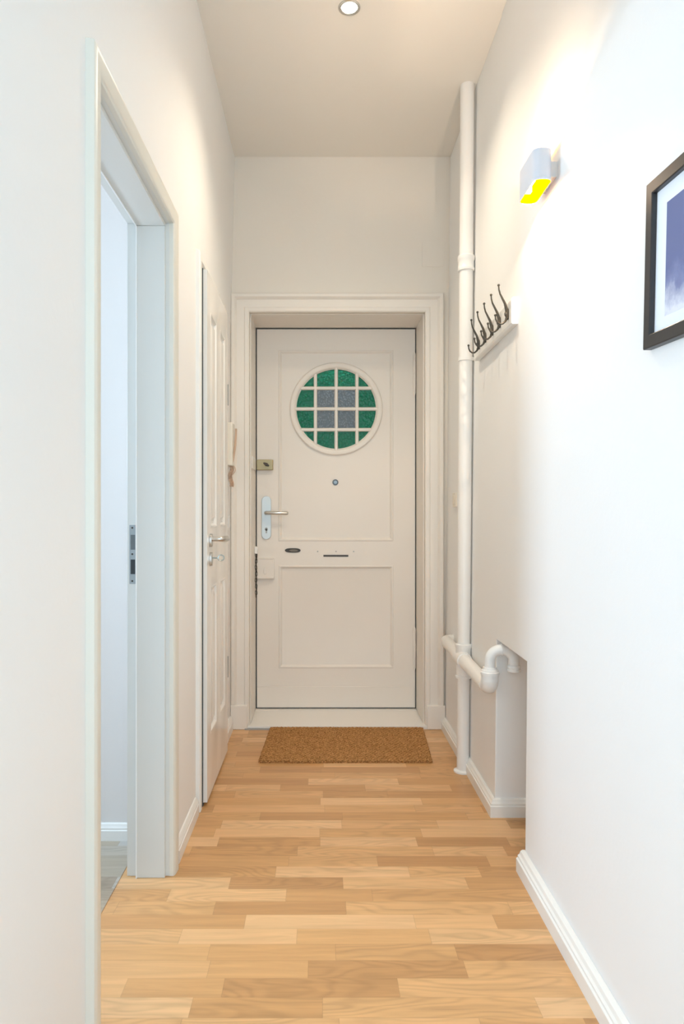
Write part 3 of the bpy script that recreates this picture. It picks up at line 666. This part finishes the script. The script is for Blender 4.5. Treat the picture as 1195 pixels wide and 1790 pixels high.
k0 = SX + TR; bm = BM()
lathe(bm, (k0 - 0.003, SY - 0.0063, zc_ + TR * 0.95), (1, 0, 0), [(0, 0.0200), (0.001, 0.0225), (0.006, 0.0225), (0.007, 0.020)], 24)
obj('trap_collar', bm, M['plastic'], dp)
# sink outlet stub: pipe from the trap end back into the niche wall

# ------------------------------------------------------------------ coat rack
cr_ = thing('coat_rack', 'white board with five black iron double hooks on the right wall', 'coat rack', (0.68, 2.62, 1.79))
XR = xr(1.84) - 0.004
bm = BM(); prism(bm, [(0.0, 1.792), (0.020, 1.792), (0.024, 1.797), (0.024, 1.879), (0.018, 1.886), (0.0, 1.886)], lambda p, q, t: (XR + 0.001 - p, t, q), 2.335, 2.905); obj('board', bm, M['trim'], cr_, bevel=0.002)
XB_ = XR - 0.023
def hook_bm(y):
    bm = BM(); P = lambda d, z: Vector((XB_ - d, y, z))
    up = [P(0.004, 1.828), P(0.006, 1.850), P(0.012, 1.872), P(0.021, 1.890), P(0.029, 1.906), P(0.033, 1.921), P(0.034, 1.934)]
    tube(bm, up, [0.0065, 0.0060, 0.0045, 0.0036, 0.0030, 0.0026, 0.0024], 10); ball(bm, P(0.034, 1.936), 0.0046)
    dn = [P(0.004, 1.838), P(0.006, 1.822), P(0.011, 1.811), P(0.020, 1.803), P(0.030, 1.802), P(0.039, 1.808), P(0.044, 1.818), P(0.0455, 1.829)]
    tube(bm, dn, [0.0065, 0.0052, 0.0038, 0.0034, 0.0032, 0.0030, 0.0027, 0.0025], 10); ball(bm, P(0.0455, 1.832), 0.0045)
    ball(bm, P(0.002, 1.836), 0.009, (0.45, 0.9, 2.3))
    ball(bm, P(0.008, 1.836), 0.0065, (1, 0.8, 1.6))
    return bm
for i, y in enumerate((2.80, 2.69, 2.58, 2.475, 2.37)): obj('hook', hook_bm(y), M['hook'], cr_)

# ------------------------------------------------------------------ wall lamp (up/down light)
LZ0, LZ1 = 2.089, 2.178; LY0, LY1 = 1.927, 2.085; LX0, LX1 = 0.602, 0.656
wl = thing('wall_lamp', 'white up and down wall light with yellow inside glowing on the right wall', 'wall lamp', (xr(2.13), 2.0, 2.13))
def stadium(x0, x1, y0, y1, r, n=8):
    pts = []
    for cx_, cy_, s in ((x1 - r, y1 - r, 0), (x0 + r, y1 - r, PI / 2), (x0 + r, y0 + r, PI), (x1 - r, y0 + r, 3 * PI / 2)):
        pts += [(cx_ + r * math.cos(s + PI / 2 * k / n), cy_ + r * math.sin(s + PI / 2 * k / n)) for k in range(n + 1)]
    return pts
def shell(bm, outer, inner, z0, z1):
    def ring(p, z): return [bm.verts.new((x, y, z)) for x, y in p]
    a, b, c, d = ring(outer, z0), ring(outer, z1), ring(inner, z1), ring(inner, z0)
    for A, B in ((a, b), (b, c), (c, d), (d, a)):
        for k in range(len(A)): bm.faces.new((A[k], A[(k + 1) % len(A)], B[(k + 1) % len(A)], B[k]))
bm = BM(); shell(bm, stadium(LX0, LX1, LY0, LY1, 0.021), stadium(LX0 + .0015, LX1 - .0015, LY0 + .0015, LY1 - .0015, 0.0195), LZ0, LZ1); obj('lamp_body', bm, M['lamp_white'], wl)
bm = BM(); shell(bm, stadium(LX0 + .0016, LX1 - .0016, LY0 + .0016, LY1 - .0016, 0.0194), stadium(LX0 + .0025, LX1 - .0025, LY0 + .0025, LY1 - .0025, 0.0185), LZ0 + 0.0005, LZ1 - 0.0005); o = obj('reflector', bm, M['lamp_gold'], wl); o['label'] = 'shiny yellow inside of the lamp'
bm = BM(); box(bm, LX1 - 0.001, xr(2.13), 1.955, 2.06, 2.108, 2.154); obj('wall_mount', bm, paint('mount_grey', (0.66, 0.63, 0.61), 0.5), wl, bevel=0.002)
bm = BM(); tube(bm, [(0.629, 1.965, 2.130), (0.629, 2.045, 2.130)], 0.005, 14); obj('bulb', bm, M['bulb_wall'], wl)
for ya, yb, yc, yd in ((1.9285, 1.946, 1.945, 1.965), (2.066, 2.0835, 2.045, 2.067)):
    bm = BM(); box(bm, 0.6195, 0.6385, ya, yb, 2.118, 2.142); cyl(bm, (0.629, yc, 2.13), (0.629, yd, 2.13), 0.003, 10); obj('bulb_holder', bm, M['plastic'], wl)
for s, zz in ((1, 2.150), (-1, 2.112)):
    d = bpy.data.lights.new('wall_lamp_light', 'POINT'); d.energy = 13.5; d.color = (1.0, 0.77, 0.56); d.shadow_soft_size = 0.006
    o = bpy.data.objects.new('wall_lamp_light', d); C.objects.link(o); o.location = (0.629, 2.005, zz)

# ------------------------------------------------------------------ ceiling spots
def spot(loc, label, geo=True, power=40):
    t = thing('ceiling_spotlight', label, 'ceiling light', (loc[0], loc[1], H - 0.004))
    bm = BM(); n = 40; prof = [(0.041, H + 0.0), (0.041, H - 0.003), (0.038, H - 0.005), (0.031, H - 0.004), (0.029, H - 0.002), (0.029, H)]
    R = [[bm.verts.new((loc[0] + r * math.cos(2 * PI * k / n), loc[1] + r * math.sin(2 * PI * k / n), z)) for k in range(n)] for r, z in prof]
    for i in range(len(R)):
        A, B = R[i], R[(i + 1) % len(R)]
        for k in range(n): bm.faces.new((A[k], A[(k + 1) % n], B[(k + 1) % n], B[k]))
    obj('trim_ring', bm, M['steel'], t)
    bm = BM(); lathe(bm, (loc[0], loc[1], H), (0, 0, -1), [(0, 0.029), (0.002, 0.029), (0.005, 0.022), (0.007, 0.010)], 32); obj('bulb', bm, M['bulb'], t)
    d = bpy.data.lights.new('spot_light', 'SPOT'); d.energy = power; d.color = (1.0, 0.86, 0.66); d.shadow_soft_size = 0.03; d.spot_size = math.radians(128); d.spot_blend = 1.0
    o = bpy.data.objects.new('spot_light', d); C.objects.link(o); o.location = (loc[0], loc[1], H - 0.03)
spot((0.108, 2.56), 'round recessed spotlight shining in the hallway ceiling', power=56)

# ------------------------------------------------------------------ picture
PW, PH = 0.43, 0.327; rot = math.radians(2.6)
pcx = xr(1.64) - 0.006
pic = thing('picture_frame', 'black framed photograph of blue sky and cloud hanging on the right wall', 'picture', (pcx, 1.376 - PW / 2, 1.640 - 0.006))
pic.location.z = 1.631
fn = lambda u, v, w_: Vector((-w_, u, v))
def pobj(name, bm, mat, **k):
    o = obj(name, bm, mat, **k); o.parent = pic; return o
hw_, hh_ = PW / 2, PH / 2
bm = BM(); rings = []
for ins, ww in [(0, 0.0015), (0, 0.017), (0.002, 0.019), (0.024, 0.019), (0.026, 0.017), (0.026, 0.008), (0.010, 0.0015)]:
    rings.append([bm.verts.new(fn(a, b, ww)) for a, b in ((-hw_ + ins, -hh_ + ins), (hw_ - ins, -hh_ + ins), (hw_ - ins, hh_ - ins), (-hw_ + ins, hh_ - ins))])
for k in range(len(rings)):
    A, B = rings[k], rings[(k + 1) % len(rings)]
    for i in range(4): bm.faces.new((A[i], A[(i + 1) % 4], B[(i + 1) % 4], B[i]))
pobj('frame', bm, M['frame_black'])
bm = BM(); box(bm, -0.0085, -0.003, -hw_ + .012, hw_ - .012, -hh_ + .012, hh_ - .012); pobj('mount_board', bm, M['passe'])
bm = BM(); box(bm, -0.0090, -0.0083, -hw_ + .066, hw_ - .066, -hh_ + .052, hh_ - .060); pobj('photo_print', bm, M['print'])
pic.rotation_euler = (rot, 0, 0)

# ------------------------------------------------------------------ intercom, switches, cover plate
ic = thing('intercom', 'cream intercom handset with tangled tan cord on the left wall by the end corner', 'intercom', (XL, 3.5, 1.28))
bm = BM(); box(bm, XL, XL + 0.032, 3.46, 3.54, 1.385, 1.605); obj('intercom_body', bm, M['cream'], ic, bevel=0.006, seg=3)
bm = BM(); hb = []
for k in range(13):
    s = k / 12; hb.append(Vector((XL + 0.046 - 0.020 * s ** 2, 3.49, 1.575 - 0.18 * s)))
tube(bm, hb, [0.006] + [0.0052] * 11 + [0.004], 12); obj('handset', bm, M['tan'], ic)
bm = BM(); pts = []
for k in range(150):
    s = k / 149; a = s * 2 * PI * 17
    pts.append(Vector((XL + 0.020 + 0.010 * math.cos(a) + 0.005 * math.sin(s * 9), 3.49 + 0.011 * math.sin(a) + 0.01 * math.sin(s * 14), 1.385 - 0.105 * s)))
tube(bm, pts, 0.0021, 6); 
pts = [Vector((XL + 0.034 + 0.010 * math.sin(k * 0.5), 3.485 + 0.004 * math.cos(k * 1.1), 1.385 - 0.006 * k)) for k in range(10)]
tube(bm, pts, 0.0022, 6); obj('cord', bm, M['tan'], ic)
bm = BM(); box(bm, XL, XL + 0.010, 3.44, 3.52, 1.055, 1.135); box(bm, XL + 0.010, XL + 0.014, 3.455, 3.505, 1.070, 1.120); tag(obj('light_switch', bm, M['plastic'], bevel=0.002), 'white light switch on the left wall below the intercom', 'light switch')
bm = BM(); box(bm, xr(1.2) - 0.010, xr(1.2) + 0.001, 3.36, 3.43, 1.175, 1.245); box(bm, xr(1.2) - 0.013, xr(1.2) - 0.010, 3.372, 3.418, 1.187, 1.233); tag(obj('light_switch', bm, M['cream'], bevel=0.002), 'cream switch on the right wall between the pipe and the entrance door', 'light switch')
bm = BM(); box(bm, 0.540, 0.655, Y_END - 0.003, Y_END, 2.455, 2.590); tag(obj('junction_cover', bm, M['wall_end'], bevel=0.001), 'square painted over cover plate high on the end wall', 'cover plate')
